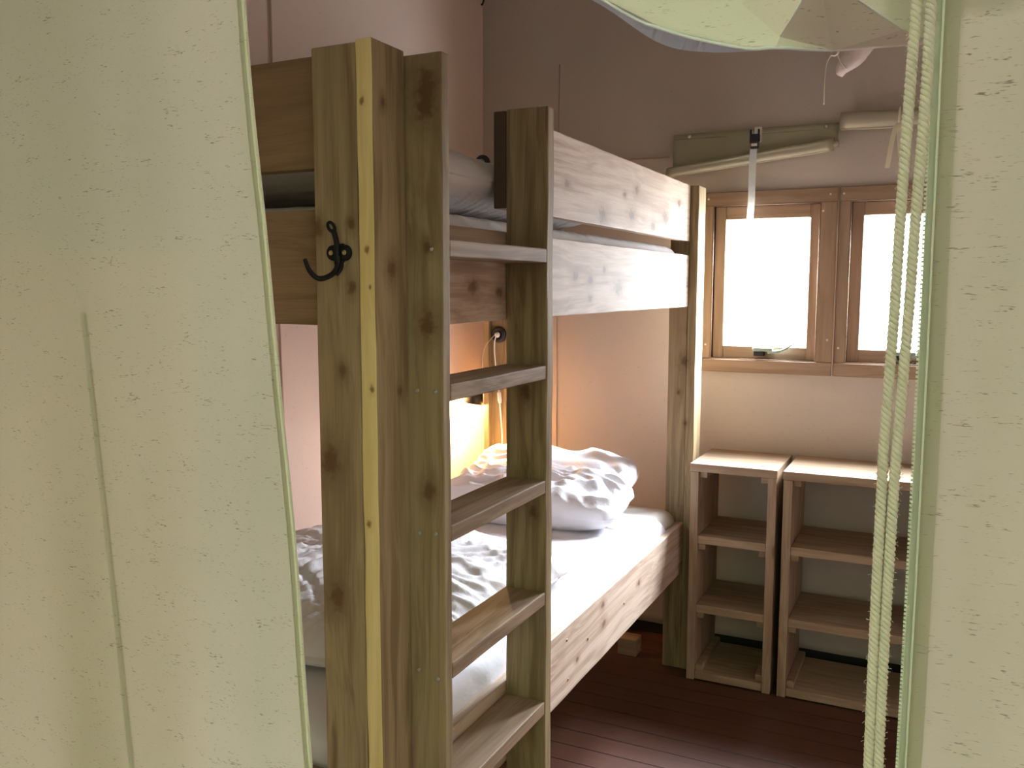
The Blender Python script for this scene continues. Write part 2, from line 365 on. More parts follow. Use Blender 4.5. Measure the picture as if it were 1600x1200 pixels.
# windows ------------------------------------------------------------------
def window(n, x0, x1, last=False):
    """x0..x1 the sash opening"""
    z0, z1 = 1.213, 1.825; yf = YB-.022
    root = bpy.data.objects.new('window_%d' % n, None); C.objects.link(root); root.location = ((x0+x1)/2, YB, 1.16); root['kind'] = 'structure'
    cl, cr = (x0-.036, x1+.061) if n == 1 else (x0-.042, x1+.061)
    bm = bmesh.new()
    bx(bm, cl, x0, yf, YB+.05, z0, z1, .002); obj('left_casing', bm, M_WINZ, root)
    obj('right_casing', box(x1, cr, yf, YB+.05, z0, z1, bev=.002), M_WINZ, root)
    obj('head_casing', box(cl, cr, yf, YB+.05, z1, z1+.052, bev=.002), M_WINX, root)
    obj('sill', box(cl, cr, yf-.004, YB+.05, z0-.052, z0, bev=.003), M_WINX, root)
    # sash, set back, of four rails with a bead around the pane
    sf = YB+.004; a, b, c, d = x0, x1, z0, z1; px0, px1, pz0, pz1 = x0+.047, x1-.04, 1.266, 1.77
    s = obj('sash', box(a, px0, sf, sf+.035, c, d, bev=.0025), M_WINZ, root)
    obj('stile', box(px1, b, sf, sf+.035, c, d, bev=.0025), M_WINZ, s)
    obj('rail', box(px0, px1, sf, sf+.035, c, pz0, bev=.0025), M_WINX, s)
    obj('rail', box(px0, px1, sf, sf+.035, pz1, d, bev=.0025), M_WINX, s)
    bm = bmesh.new()
    for (u0, u1, w0, w1) in ((a, a+.005, c, d), (b-.005, b, c, d), (a, b, c, c+.005), (a, b, d-.005, d)): bx(bm, u0, u1, sf-.0015, sf+.001, w0, w1, 0)
    obj('groove_shade', bm, M_PLAST, s)  # black strips paint in the shade of the groove around the sash
    obj('pane', box(px0-.003, px1+.003, sf+.016, sf+.021, pz0-.003, pz1+.003, bev=0), M_GLASS, root)
    # thin round beads along the casing's inner edge
    bm = bmesh.new()
    for p, q in (((x0+.002, z0), (x0+.002, z1)), ((x1-.002, z0), (x1-.002, z1)), ((x0, z0+.002), (x1, z0+.002)), ((x0, z1-.002), (x1, z1-.002))):
        tube(bm, [(p[0], yf+.002, p[1]), (q[0], yf+.002, q[1])], .0022, 8)
    obj('bead', bm, M_WINX, root)
    # latch: bar, bracket, lever with an upturned end
    lx = x0+.17
    lt = obj('latch', box(lx, lx+.078, sf-.03, sf-.004, 1.247, 1.263, bev=.004, seg=2), M_LATCH, root)
    pts = spline([(lx+.06, sf-.024, 1.245), (lx+.10, sf-.030, 1.250), (lx+.13, sf-.034, 1.262), (lx+.16, sf-.036, 1.284)], 6)
    bm = bmesh.new(); tube(bm, pts, [.0065-.0035*i/(len(pts)-1) for i in range(len(pts))], 10); obj('lever', bm, M_LATCH, lt)
    obj('keeper', box(lx+.004, lx+.045, sf-.028, sf+.006, 1.229, 1.246, bev=.003, seg=2), M_PLAST, lt)
    for (sx, sz) in ((cl+.017, 1.27), (cr-.028, 1.852), (cr-.052, 1.79), (cl+.016, 1.852), (cr-.02, 1.30), (cl+.09, 1.188)):
        screw(root, (sx, yf-.0005, sz), (0, -1, 0), .004, M_PEARL)
    return root
window(1, -.848, -.438); window(2, -.331, .079)
bm = bmesh.new(); tube(bm, [(-.3745, YB-.026, z) for z in (1.165, 1.4, 1.6, 1.875)], .0028, 6)
struct('trim_1', bm, M_SEAM)

# ================================================================ BUNK BED
bed = thing('bunk_bed', 'rough spruce bunk bed with built-on ladder standing against the left tent wall', 'bunk bed', (-1.3, 2.3, 0))
obj('post', rough_box(-.961, -.8725, 1.21, 1.307, 0, 1.893, 'Z'), M_POST, bed)
# outer plank of the front post: brown face, fresh yellow sawn edge
bm = rough_box(-.8715, -.840, 1.21, 1.307, 0, 1.897, 'Z', amp=.0016, n=90)
for f in bm.faces:
    if f.calc_center_median().y < 1.2125 and abs(f.normal.y) > .6: f.material_index = 1
o = obj('post_plank', bm, [M_POST, M_FRESH], bed); o['label'] = 'post plank with a fresh yellow sawn edge'
obj('post', rough_box(-.944, -.872, 3.306, 3.41, 0, 1.876, 'Z'), M_POST, bed)
obj('post_plank', rough_box(-.8715, -.838, 3.306, 3.41, 0, 1.878, 'Z'), M_POST, bed)
obj('post', rough_box(-1.76, -1.734, 3.33, 3.359, 0, 1.96, 'Z'), M_POST, bed)
obj('post_plank', rough_box(-1.76, -1.62, 3.36, 3.395, 0, 1.97, 'Z'), M_POST, bed)
obj('post', rough_box(-1.80, -1.70, 1.21, 1.307, 0, 1.893, 'Z', n=12), M_POST, bed)
XB = -.870
bm = rough_box(XB-.030, XB, 1.752, 3.305, 1.672, 1.879, 'Y')
for f in bm.faces:
    if f.calc_center_median().y < 1.754: f.material_index = 1
obj('guard_board', bm, [M_LONG, plain('shade-darkened end grain', (.10, .065, .04), .9)], bed)  # end grain, coloured darker still for the doorway light blocked there
obj('side_board', rough_box(XB-.030, XB, 1.308, 3.305, 1.428, 1.621, 'Y'), M_LONG, bed)
obj('side_board', rough_box(XB-.030, XB, 1.308, 3.305, .397, .593, 'Y'), M_LONG, bed)
obj('side_board', rough_box(-1.76, -1.735, 1.308, 3.329, 1.428, 1.621, 'Y', n=8), M_LONG, bed)
obj('side_board', rough_box(-1.76, -1.735, 1.308, 3.329, .397, .593, 'Y', n=8), M_LONG, bed)
obj('end_guard_board', rough_box(-1.699, -.9615, 1.24, 1.27, 1.702, 1.889, 'X'), M_END, bed)
obj('end_board', rough_box(-1.699, -.9615, 1.24, 1.27, 1.434, 1.633, 'X'), M_END, bed)
obj('end_board', rough_box(-1.699, -.9615, 1.24, 1.27, .397, .593, 'X'), M_END, bed)
obj('end_board', rough_box(-1.619, -.945, 3.34, 3.37, 1.434, 1.621, 'X', n=10), M_END, bed)
obj('end_board', rough_box(-1.619, -.945, 3.34, 3.37, .397, .56, 'X', n=10), M_END, bed)
obj('foot_block', box(-1.14, -1.06, 3.33, 3.40, 0, .07, bev=.003), M_SHX, bed)
for z, y0 in ((1.475, 1.33), (.44, 1.33)):
    for k in range(12):
        obj('slat', box(-1.733, XB-.031, y0+k*.165, y0+k*.165+.08, z, z+.018, bev=.002), M_END, bed)
# ladder
lad = obj('ladder_rail', rough_box(-.868, -.770, 1.3082, 1.334, .0, 1.890, 'Z', amp=.0016), M_POST, bed)
obj('ladder_rail', rough_box(-.869, -.770, 1.751, 1.784, .0, 1.881, 'Z', amp=.0016), M_POST, bed)
for i, z in enumerate((1.583, 1.331, 1.077, .822, .566, .31)):
    obj('ladder_rung', rough_box(-.869, -.7705, 1.334, 1.750, z-.030, z, 'Y', amp=.001), M_RUNG, bed)
for (x, z) in ((-.79, 1.565), (-.822, 1.32), (-.785, 1.32), (-.82, 1.065), (-.787, 1.067), (-.825, .81), (-.785, .80)):
    screw(bed, (x, 1.3063, z), (0, -1, 0), .0035)
for (y, z) in ((2.12, .555), (2.13, .44), (2.6, .50), (2.28, .5)): screw(bed, (XB+.001, y, z), (1, 0, 0), .004, M_BRASS)

# coat hook on the post: plate with two round lobes, upper loop, lower prong curling left
hk = thing('coat_hook', 'black cast iron double coat hook screwed to the green-brown bed post', 'coat hook', (-.909, 1.21, 1.52))
bm = bmesh.new(); y = 1.2085
for sx in (-1, 1): lathe(bm, [(0, .0062), (.0100, .0062), (.0125, .004), (.0132, 0)], (-.909+sx*.0120, y, 1.557), (0, -1, 0), 28)
for sz in (-1, 1):
    for sx in (-1, 1): lathe(bm, [(0, .0052), (.005, .0052), (.0075, .0035), (.008, 0)], (-.909+sx*.0055, y, 1.557+sz*.0075), (0, -1, 0), 20)
obj('back_plate', bm, M_BLACK, hk)
bm = bmesh.new(); tube(bm, spline([(-.9095, y-.004, 1.525), (-.909, y-.0075, 1.545), (-.909, y-.0075, 1.570), (-.910, y-.012, 1.588), (-.9115, y-.016, 1.594)], 8), [.005]*12+[.0045]*21, 10)
loop = [( -.9115+.0062*math.cos(a), y-.018-.004*math.sin(a), 1.5985+.0075*math.sin(a)) for a in [k*math.pi/10 for k in range(21)]]
tube(bm, loop, .0028, 8, cap=False); obj('upper_hook', bm, M_BLACK, hk)
bm = bmesh.new(); tube(bm, spline([(-.907, y-.006, 1.552), (-.906, y-.010, 1.535), (-.908, y-.026, 1.520), (-.914, y-.050, 1.514), (-.918, y-.068, 1.526), (-.919, y-.078, 1.5445)], 8), [.0046]*24+[.0044-.0012*k/16 for k in range(17)], 10)
obj('lower_hook', bm, M_BLACK, hk)
bm = bmesh.new(); tube(bm, spline([(-.903, y-.002, 1.545), (-.902, y-.006, 1.532), (-.906, y-.014, 1.520)], 6), .003, 8); obj('brace', bm, M_BLACK, hk)
for sx in (-1, 1): screw(hk, (-.909+sx*.0135, y-.0062, 1.557), (0, -1, 0), .0042, M_BRASS)

# ================================================================ BEDDING
def cushion(name, x0, x1, y0, y1, z0, z1, mat, n=8., m=3., res=(90, 90), top=None, pinch=0., corner=0., rot=0., tilt=0., parent=None, wr=0., bulge=None, seed=0.):
    """closed padded shape; top(u,v)-> extra height; n: squareness; m: roundness of the side"""
    bm = bmesh.new(); nu, nv = res; cx, cy = (x0+x1)/2, (y0+y1)/2; hx, hy = (x1-x0)/2, (y1-y0)/2; cz = (z0+z1)/2; hz = (z1-z0)/2
    G = {}
    def place(u, v, s):
        # ease samples towards the border so the rounding gets enough rings
        uu = math.sin(u*math.pi/2); vv = math.sin(v*math.pi/2)
        t = (max(0, 1-abs(uu)**n)*max(0, 1-abs(vv)**n))**(1/m)
        if bulge: t *= bulge(uu, vv)
        px = uu*hx*(1-pinch*(1-abs(vv)**1.6)*abs(uu)); py = vv*hy*(1-pinch*(1-abs(uu)**1.6)*abs(vv))
        kk = 1-corner*abs(uu*vv)**3; px *= kk; py *= kk
        pz = s*hz*t
        if top and s > 0: pz += top(uu, vv)*min(1, t*1.6)
        if wr:
            pp = Vector((px*6, py*6, s*2+seed)); px += wr*noise.noise(pp)*1.5; py += wr*noise.noise(pp+Vector((9, 3, 1)))*1.5
        v3 = Vector((px, py, pz))
        v3 = Matrix.Rotation(rot, 3, 'Z') @ (Matrix.Rotation(tilt, 3, 'X') @ v3)
        return v3+Vector((cx, cy, cz))
    for i in range(nu+1):
        for j in range(nv+1):
            u = -1+2*i/nu; v = -1+2*j/nv; edge = i in (0, nu) or j in (0, nv)
            a = bm.verts.new(place(u, v, 1)); G[i, j, 1] = a
            G[i, j, -1] = a if edge else bm.verts.new(place(u, v, -1))
    for i in range(nu):
        for j in range(nv):
            for s in (1, -1):
                f = bm.faces.new([G[i, j, s], G[i+1, j, s], G[i+1, j+1, s], G[i, j+1, s]]); f.smooth = True
    return obj(name, bm, mat, parent)
def ridged(p, f, seed=0):
    w = Vector((noise.noise(Vector(p)*2.1+Vector((seed, 0, 0))), noise.noise(Vector(p)*2.1+Vector((0, seed, 5))), 0))*.6
    q = (Vector(p)*f+w*2); q.z += seed
    return 1-min(1, abs(noise.noise(q))*3.2)
# lower bunk
lm = cushion('mattress', -1.73, -.903, 1.285, 3.318, .462, .652, M_MATT, n=26, m=3.5, res=(50, 90)); tag(lm, 'mattress with pale tan end inside the lower bunk', 'mattress')
def sheet_top(u, v):
    x = -1.31+u*.41; y = 2.21+v*.93
    return .004*ridged((x*1.2, y, 0), 3.2, 4)+.006*noise.noise(Vector((x*5, y*5, 2)))
ls = cushion('fitted_sheet', -1.728, -.895, 1.28, 3.15, .47, .660, M_SHEET, n=22, m=3.2, res=(110, 200), top=sheet_top, wr=.004)
tag(ls, 'white fitted sheet stretched over the lower bunk mattress', 'sheet')
def dv_top(u, v):
    x = -1.35+u*.43; y = 1.89+v*.44
    h = .058*(1-abs(u)**2.2)*(1-abs(v)**2.5)+.018*noise.noise(Vector((x*4, y*4, 1)))
    # gathers running out from the quilting towards the near edge and the foot end
    ang = math.atan2(y-1.85, x+1.35); rr = math.hypot(y-1.85, x+1.35)
    g = noise.noise(Vector((ang*7, rr*2.2, 3)))*.014*min(1, rr*3)
    h += g+.005*ridged((x*1.1, y, 0), 7, 2)+.011*(1-min(1, abs(noise.noise(Vector((x*5+1, (y+.25*x*x*math.sin(x*3))*21+noise.noise(Vector((x*3, y*3, 2)))*3, 4))))*2.6))+.004*ridged((x, y*1.8, 1), 12, 9)
    q = abs(noise.noise(Vector((x*2.4+.4, y*2.4, 7))))
    return h-.012*max(0, 1-q*14)
ld = cushion('duvet', -1.77, -.925, 1.45, 2.33, .655, .755, M_DUVET, n=4.5, m=2.2, res=(200, 230), top=dv_top, wr=.016, seed=3)
tag(ld, 'rumpled white duvet bunched over the foot half of the lower bunk', 'duvet')
def pl_top(u, v):
    x = u*.34; y = v*.24
    return .02*noise.noise(Vector((x*7+2, y*7, 1)))+.022*ridged((x*1.3, y*1.6, 0), 6, 5)+.014*noise.noise(Vector((x*17+y*14, y*9-x*6, 4)))
pf = cushion('pillow', -1.66, -.955, 2.70, 3.06, .662, .815, M_PILLOW, n=3.4, m=2.5, res=(150, 120), top=pl_top, pinch=.05, corner=.12, rot=.05, tilt=.12, wr=.014, seed=1)
tag(pf, 'crumpled white pillow lying in front on the lower bunk', 'pillow')
# piped flange along the front edge of the pillowcase
bm = bmesh.new(); pts = spline([(-1.63, 2.75, .705), (-1.5, 2.735, .715), (-1.36, 2.735, .72), (-1.24, 2.735, .735), (-1.14, 2.745, .72), (-1.02, 2.76, .695), (-.965, 2.775, .685)], 10)
tube(bm, pts, .004, 6); obj('piping', bm, M_PILLOW, pf)
pb = cushion('pillow', -1.72, -1.02, 3.04, 3.31, .69, .84, M_PILLOW, n=3.2, m=2.6, res=(120, 90), top=lambda u, v: .03*noise.noise(Vector((u*2.2, v*2, 8)))+.012*ridged((u*.5, v*.4, 0), 5, 1), pinch=.04, corner=.12, tilt=.30, wr=.012, seed=6)
tag(pb, 'white pillow tucked behind the other at the head of the lower bunk', 'pillow')
obj('care_tag', box(-1.035, -1.008, 3.11, 3.113, .715, .73, bev=.001), M_WHITE, pb)
# upper bunk
um = cushion('mattress', -1.73, -.905, 1.285, 3.285, 1.495, 1.655, M_COVER, n=26, m=3.2, res=(60, 160), top=lambda u, v: .003*noise.noise(Vector((u*9, v*40, 2))), wr=.003)
tag(um, 'covered mattress lying inside the upper bunk rails', 'mattress')
def ud_top(u, v):
    return .014*noise.noise(Vector((u*2, v*3, 2)))+.012*ridged((u*.3+v*.5, v*1.1, 0), 5, 3)*abs(u)
ud = cushion('duvet', -1.74, -.908, 1.33, 2.6, 1.658, 1.805, M_COVER, n=5, m=1.8, res=(110, 260), bulge=lambda u, v: 1+.05*noise.noise(Vector((u*2+v*6, v*34, 2)))+.05*noise.noise(Vector((3, v*12+u*3, 5))), top=ud_top, wr=.008, seed=9)
tag(ud, 'smooth grey-white duvet on the upper bunk', 'duvet')

# ================================================================ SOCKETS AND LAMPS
def socket(p, label):
    t = thing('wall_socket', label, 'socket', p)
    obj('rim', lathe(bmesh.new(), [(0, .010), (.020, .010), (.022, .014), (.0245, .0145), (.031, .012), (.034, .006), (.034, -.004), (0, -.004)], p, (0, -1, 0), 40), M_PLAST, t)
    return t
s1 = socket((-1.699, 3.3555, 1.300), 'round black wall socket with white plug, above the lit lamp in the lower bunk')
s2 = socket((-1.775, 3.3555, 2.02), 'round black wall socket peeping over the upper bunk duvet')
obj('insert', lathe(bmesh.new(), [(0, .0135), (.017, .0135), (.0175, .010)], (-1.775, 3.3555, 2.02), (0, -1, 0), 28), plain('grey socket insert', (.30, .27, .24), .4), s2)
pg = thing('power_cord', 'white cord with inline switch hanging from the black socket', 'cord', (-1.699, 3.33, 1.300))
obj('plug', lathe(bmesh.new(), [(0, .026), (.007, .0255), (.010, .022), (.011, .012), (.012, .0145), (0, .0145)], (-1.699, 3.3555, 1.300), (0, -1, 0), 24), M_WHITE, pg)
bm = bmesh.new(); tube(bm, spline([(-1.700, 3.332, 1.297), (-1.706, 3.328, 1.26), (-1.703, 3.33, 1.18), (-1.694, 3.335, 1.09), (-1.688, 3.335, 1.05)], 8), .0028, 8); obj('cable', bm, M_WHITE, pg)
bm = bmesh.new(); tube(bm, spline([(-1.684, 3.335, 1.01), (-1.677, 3.335, .93), (-1.671, 3.33, .84), (-1.68, 3.32, .72)], 8), .0028, 8); obj('cable', bm, M_WHITE, pg)
bm = bmesh.new(); tube(bm, [(-1.6895, 3.335, 1.06), (-1.688, 3.335, 1.05), (-1.6845, 3.335, 1.02), (-1.683, 3.335, 1.008)], [.005, .0085, .0085, .005], 10); obj('switch', bm, M_WHITE, pg)
lp = thing('clip_lamp', 'small black cone lamp switched on at the head of the lower bunk', 'lamp', (-1.81, 3.36, 1.0))
LP = Vector((-1.808, 3.33, 1.0)); AX = Vector((.10, .12, 1)).normalized()
obj('lamp_shade', lathe(bmesh.new(), [(.043, 0), (.045, 0), (.032, .055), (.022, .085), (.012, .095), (.0, .096), (0, .093), (.011, .092), (.020, .083), (.030, .054), (.043, 0)], LP, AX, 36), M_BLACK, lp)
obj('bulb', lathe(bmesh.new(), [(0, .006), (.012, .009), (.018, .022), (.016, .038), (.009, .055), (0, .056)], LP, AX, 20), M_BULB, lp)
bm = bmesh.new(); tube(bm, spline([LP+AX*.095, (-1.79, 3.33, 1.12), (-1.765, 3.335, 1.13), (-1.745, 3.333, 1.11)], 6), .004, 8); obj('arm', bm, M_BLACK, lp)
obj('clamp', box(-1.765, -1.72, 3.305, 3.329, 1.085, 1.125, bev=.003), M_PLAST, lp)
bm = bmesh.new(); tube(bm, spline([(-1.745, 3.315, 1.12), (-1.755, 3.31, 1.18), (-1.74, 3.31, 1.25), (-1.708, 3.332, 1.299)], 8), .0018, 6); obj('flex', bm, plain('pale flex', (.6, .52, .42), .4), lp)
ll = bpy.data.lights.new('lamp_light', 'POINT'); ll.energy = 33; ll.color = (1, .60, .25); ll.shadow_soft_size = .016
lo = bpy.data.objects.new('lamp_light', ll); C.objects.link(lo); lo.parent = lp; lo.location = LP-AX*.008-Vector(lp.location)

# ================================================================ SHELVES
def shelf_unit(name, label, x0, x1, grp=None):
    y0, y1, H, t = 3.227, 3.568, .845, .031
    r = thing(name, label, 'shelf', ((x0+x1)/2, (y0+y1)/2, 0))
    obj('top', rough_box(x0-.002, x1+.002, y0-.003, y1, H-t, H, 'X', amp=.0008, n=10), M_SHX, r)
    for a in (x0, x1-t): obj('side_panel', rough_box(a, a+t, y0, y1, 0, H-t-.0005, 'Z', amp=.0006, n=14), M_SHZ, r)
    for z in (.568, .299): obj('shelf', rough_box(x0+t+.0005, x1-t-.0005, y0+.004, y1-.01, z-t, z, 'X', amp=.0006, n=10), M_SHX, r)
    obj('bottom', box(x0+t+.0005, x1-t-.0005, y0+.004, y1-.01, .004, .034, bev=.002), M_SHX, r)
    for z in (H-t-.0255, .568-t-.0255, .299-t-.0255, .0345):
        for a in (x0+t+.0005, x1-t-.0275): obj('cleat', box(a, a+.027, y0+.02, y1-.02, z, z+.0245, bev=.0015), M_SHX, r)
    return r
shelf_unit('shelf_unit', 'narrow pine shelf unit standing beside the bunk bed post', -.826, -.511)
shelf_unit('shelf_unit', 'wide pine shelf unit under the second window behind the ropes', -.487, .12)

# ================================================================ ROLLED WINDOW BLINDS
def roll_mesh(p0, p1, r0, r1, turns=2.2, n=60, m=26, tail=None):
    """spiral roll of canvas between two points, wall on the +y side"""
    bm = bmesh.new(); p0, p1 = Vector(p0), Vector(p1); G = []
    th = .0025
    for i in range(m+1):
        s = i/m; c = p0.lerp(p1, s); R = r0+(r1-r0)*s; row = []
        for k in range(n+1):
            a = k/n*turns*2*math.pi; rr = R*(.35+.65*k/n)*(1+.05*noise.noise(Vector((s*5, a*.6, R*40))))
            row.append(bm.verts.new((c.x+.002*noise.noise(Vector((a, s*3, 0))), c.y-rr*math.sin(a+1.2), c.z+rr*math.cos(a+1.2))))
        G.append(row)
    for i in range(m):
        for k in range(n): f = bm.faces.new((G[i][k], G[i+1][k], G[i+1][k+1], G[i][k+1])); f.smooth = True
    g = bmesh.ops.solidify(bm, geom=bm.faces[:], thickness=th)
    return bm
yb = YB-.045
b1 = thing('window_blind', 'half-dropped cream canvas blind, its roll slanting above the left window', 'blind', (-.7, yb, 1.95))
# flat header flap
bm = bmesh.new(); G = []
for i in range(31):
    s = i/30; x = -1.015+.63*s; zt = 2.113; zb = 1.985+.055*s; G.append([bm.verts.new((x, YB-.028-.006*math.sin(math.pi*j/6)-.003*noise.noise(Vector((x*9, j*.5, 1))), zt+(zb-zt)*j/6)) for j in range(7)])
for i in range(30):
    for j in range(6): f = bm.faces.new((G[i][j], G[i+1][j], G[i+1][j+1], G[i][j+1])); f.smooth = True
bmesh.ops.solidify(bm, geom=bm.faces[:], thickness=.002)
fl = obj('header_flap', bm, M_BLINDF, b1)
bm = bmesh.new(); tube(bm, [(-1.014, YB-.031, 2.092), (-.386, YB-.031, 2.092)], .0014, 5); obj('stitching', bm, M_SEAM, fl)
obj('rolled_canvas', roll_mesh((-1.03, YB-.058, 1.958), (-.395, YB-.058, 2.028), .024, .030), M_BLIND, b1)
obj('rolled_core', roll_mesh((-.40, YB-.060, 2.026), (-.378, YB-.060, 2.030), .016, .015, m=3, n=30), M_BLIND, b1)
for x in (-.95, -.705, -.43): obj('snap', lathe(bmesh.new(), [(0, .005), (.004, .0045), (.007, .002), (.0085, 0)], (x, YB-.034, 2.103), (0, -1, 0), 20), M_STEEL, fl)
st = obj('strap', box(-.692, -.664, YB-.037, YB-.035, 2.06, 2.118, bev=0), M_WEB, b1)
bm = bmesh.new(); P = [(-.680, YB-.094, 2.05), (-.684, YB-.096, 2.00), (-.688, YB-.080, 1.92), (-.692, YB-.060, 1.84), (-.697, YB-.052, 1.764)]; P = spline(P, 6)
for k in range(len(P)-1):
    pass
vs = [[bm.verts.new((p.x+sx*.013, p.y+sx*.002, p.z)) for sx in (-1, 1)] for p in P]
for k in range(len(P)-1): bm.faces.new((vs[k][0], vs[k][1], vs[k+1][1], vs[k+1][0]))
bmesh.ops.solidify(bm, geom=bm.faces[:], thickness=.0018); obj('strap', bm, M_WEB, b1)
bk = obj('buckle', box(-.698, -.660, YB-.105, YB-.088, 2.048, 2.082, bev=.004, seg=2), M_PLAST, b1)
obj('prong', box(-.697, -.690, YB-.103, YB-.092, 2.078, 2.10, bev=.002), M_PLAST, bk); obj('prong', box(-.668, -.661, YB-.103, YB-.092, 2.078, 2.10, bev=.002), M_PLAST, bk)
obj('prong', box(-.6945, -.6635, YB-.102, YB-.09, 2.026, 2.052, bev=.003), M_PLAST, bk)
obj('label', box(-.690, -.668, YB-.106, YB-.104, 2.036, 2.046, bev=0), M_WHITE, bk)
b2 = thing('window_blind', 'tightly rolled cream canvas blind tied above the right window', 'blind', (-.1, yb, 2.1))
obj('rolled_canvas', roll_mesh((-.375, YB-.055, 2.108), (.2, YB-.055, 2.095), .040, .036), M_BLIND, b2)
bm = bmesh.new(); tube(bm, [(-.175+.001*math.cos(a), YB-.052-.043*math.sin(a), 2.104+.041*math.cos(a)) for a in [k*math.pi/12 for k in range(25)]], .004, 6, cap=False); obj('tie', bm, M_BLIND, b2)
for (dx, L_) in ((-.03, .14), (.012, .10)):
    bm = bmesh.new(); P = spline([(-.175, YB-.095, 2.085), (-.178+dx*.4, YB-.10, 2.05), (-.178+dx, YB-.085, 2.07-L_)], 6)
    vs = [[bm.verts.new((p.x+sx*.008, p.y+sx*.003, p.z)) for sx in (-1, 1)] for p in P]
    for k in range(len(P)-1): bm.faces.new((vs[k][0], vs[k][1], vs[k+1][1], vs[k+1][0]))
    bmesh.ops.solidify(bm, geom=bm.faces[:], thickness=.001); obj('tie_end', bm, M_BLIND, b2)

# hanging canvas loop tied with cord
cl = thing('canvas_bundle', 'small pale canvas bundle tied with cream cord, hanging below the gathered door canvas', 'canvas bundle', (-.34, 3.46, 2.26))
prof = [(0, .008), (.03, .024), (.09, .038), (.2, .048), (.5, .056), (1, .052)]
def bag_pt(u, v):
    w = interp_t(prof, v); x = -.360+.080*v+w*math.cos(u); z = 2.262+.16*v+.010*math.cos(u)*(1-v); k = .004*math.sin(u*5+v*4)*v
    return (x+k*math.cos(u), 3.46+.5*w*math.sin(u)+k*math.sin(u), z)
def interp_t(T, q):
    for (a, b), (c, d) in zip(T, T[1:]):
        if q <= c: return b+(d-b)*(q-a)/(c-a)
    return T[-1][1]
bm = bmesh.new(); rows = [[bm.verts.new(bag_pt(2*math.pi*k/40, j/24)) for k in range(40)] for j in range(25)]
for j in range(24):
    for k in range(40): f = bm.faces.new((rows[j][k], rows[j][(k+1) % 40], rows[j+1][(k+1) % 40], rows[j+1][k])); f.smooth = True
bm.faces.new(rows[0][::-1]); bm.faces.new(rows[-1]); obj('bundle', bm, plain('pale pinkish canvas', (.78, .66, .63), .8), cl)
bm = bmesh.new(); tube(bm, spline([(-.395, 3.42, 2.325), (-.408, 3.42, 2.318), (-.420, 3.42, 2.29), (-.424, 3.42, 2.22), (-.423, 3.42, 2.155)], 8), .0026, 7); obj('cord', bm, M_CORD, cl)
bm = bmesh.new(); tube(bm, spline([(-.400, 3.425, 2.335), (-.385, 3.42, 2.325), (-.372, 3.425, 2.30), (-.352, 3.43, 2.272)], 6), .0028, 7)
tube(bm, spline([(-.405, 3.42, 2.332), (-.395, 3.415, 2.34), (-.38, 3.415, 2.333), (-.39, 3.42, 2.322), (-.408, 3.42, 2.326)], 5), .0045, 7); obj('knot', bm, M_CORD, cl)
bm = bmesh.new(); tube(bm, [(-.275, 3.46, 2.40), (-.27, 3.46, 2.7), (-.27, 3.46, ZC)], .003, 6); obj('hanging_cord', bm, M_CORD, cl)

# black cable hook up in the tent corner
hc = thing('cable_hook', 'black wire hook up in the back left tent corner', 'hook', (-1.85, 3.5, 2.72))
bm = bmesh.new(); tube(bm, spline([(-1.848, 3.5, 2.95), (-1.845, 3.5, 2.82), (-1.842, 3.5, 2.745), (-1.849, 3.5, 2.715), (-1.857, 3.5, 2.712)], 8), .004, 8); obj('hook', bm, M_BLACK, hc)
bm = bmesh.new(); tube(bm, [(-1.875, 3.5, 2.95), (-1.873, 3.5, 2.735)], .003, 8); obj('rod', bm, M_BLACK, hc)

# ================================================================ DOOR CANVAS (near the viewer)
def flap(name, label, edge, x_far, z0, z1, side, ywave, nu=120, nz=110):
    """edge(z) -> x of the free edge; side -1: canvas lies left of it"""
    r = thing(name, label, 'door curtain', ((edge(0)+x_far)/2, .75, 0))
    bm = bmesh.new(); G = []
    for i in range(nu+1):
        s = (i/nu)**1.6; row = []
        for j in range(nz+1):
            z = z0+(z1-z0)*j/nz; e = edge(z); x = e+(x_far-e)*s; row.append(bm.verts.new((x, ywave(x, z), z)))
        G.append(row)
    for i in range(nu):
        for j in range(nz): f = bm.faces.new((G[i][j], G[i+1][j], G[i+1][j+1], G[i][j+1])); f.smooth = True
    bmesh.ops.solidify(bm, geom=bm.faces[:], thickness=.0012)
    obj('canvas', bm, M_FLAP, r)
    return r
def strip(bm, edge, ywave, o0, o1, z0, z1, lift, n=110, m=2, th=.0006):
    G = [[bm.verts.new((edge(z0+(z1-z0)*j/n)+o0+(o1-o0)*i/m, ywave(edge(z0+(z1-z0)*j/n)+o0+(o1-o0)*i/m, z0+(z1-z0)*j/n)-lift, z0+(z1-z0)*j/n)) for j in range(n+1)] for i in range(m+1)]
    fs = []
    for i in range(m):
        for j in range(n): f = bm.faces.new((G[i][j], G[i+1][j], G[i+1][j+1], G[i][j+1])); fs.append(f)
    bmesh.ops.solidify(bm, geom=fs, thickness=th)
    return bm
EL = [(0, -.575), (.5, -.592), (.96, -.618), (1.034, -.624), (1.108, -.628), (1.181, -.632), (1.253, -.637), (1.324, -.645), (1.423, -.654), (1.499, -.659), (1.568, -.664), (1.67, -.675), (1.737, -.679), (1.803, -.683), (2.2, -.69)]
def interp(T, z):
    for (a, b), (c, d) in zip(T, T[1:]):
        if z <= c: return b+(d-b)*(z-a)/(c-a)
    return T[-1][1]
def edgeL(z):
    return sum(interp(EL, z+k*.03) for k in (-2, -1, 0, 1, 2))/5
def yl(x, z):
    d = -.69-x; e = max(0, 1.9-z)
    return .75+.004*math.sin(d*9+z*1.2)*min(1, max(0, d+.09)*8)*e+.005*noise.noise(Vector((x*3.2, z*1.1, 4)))-.006*math.exp(-((d-.015)/.02)**2)*e
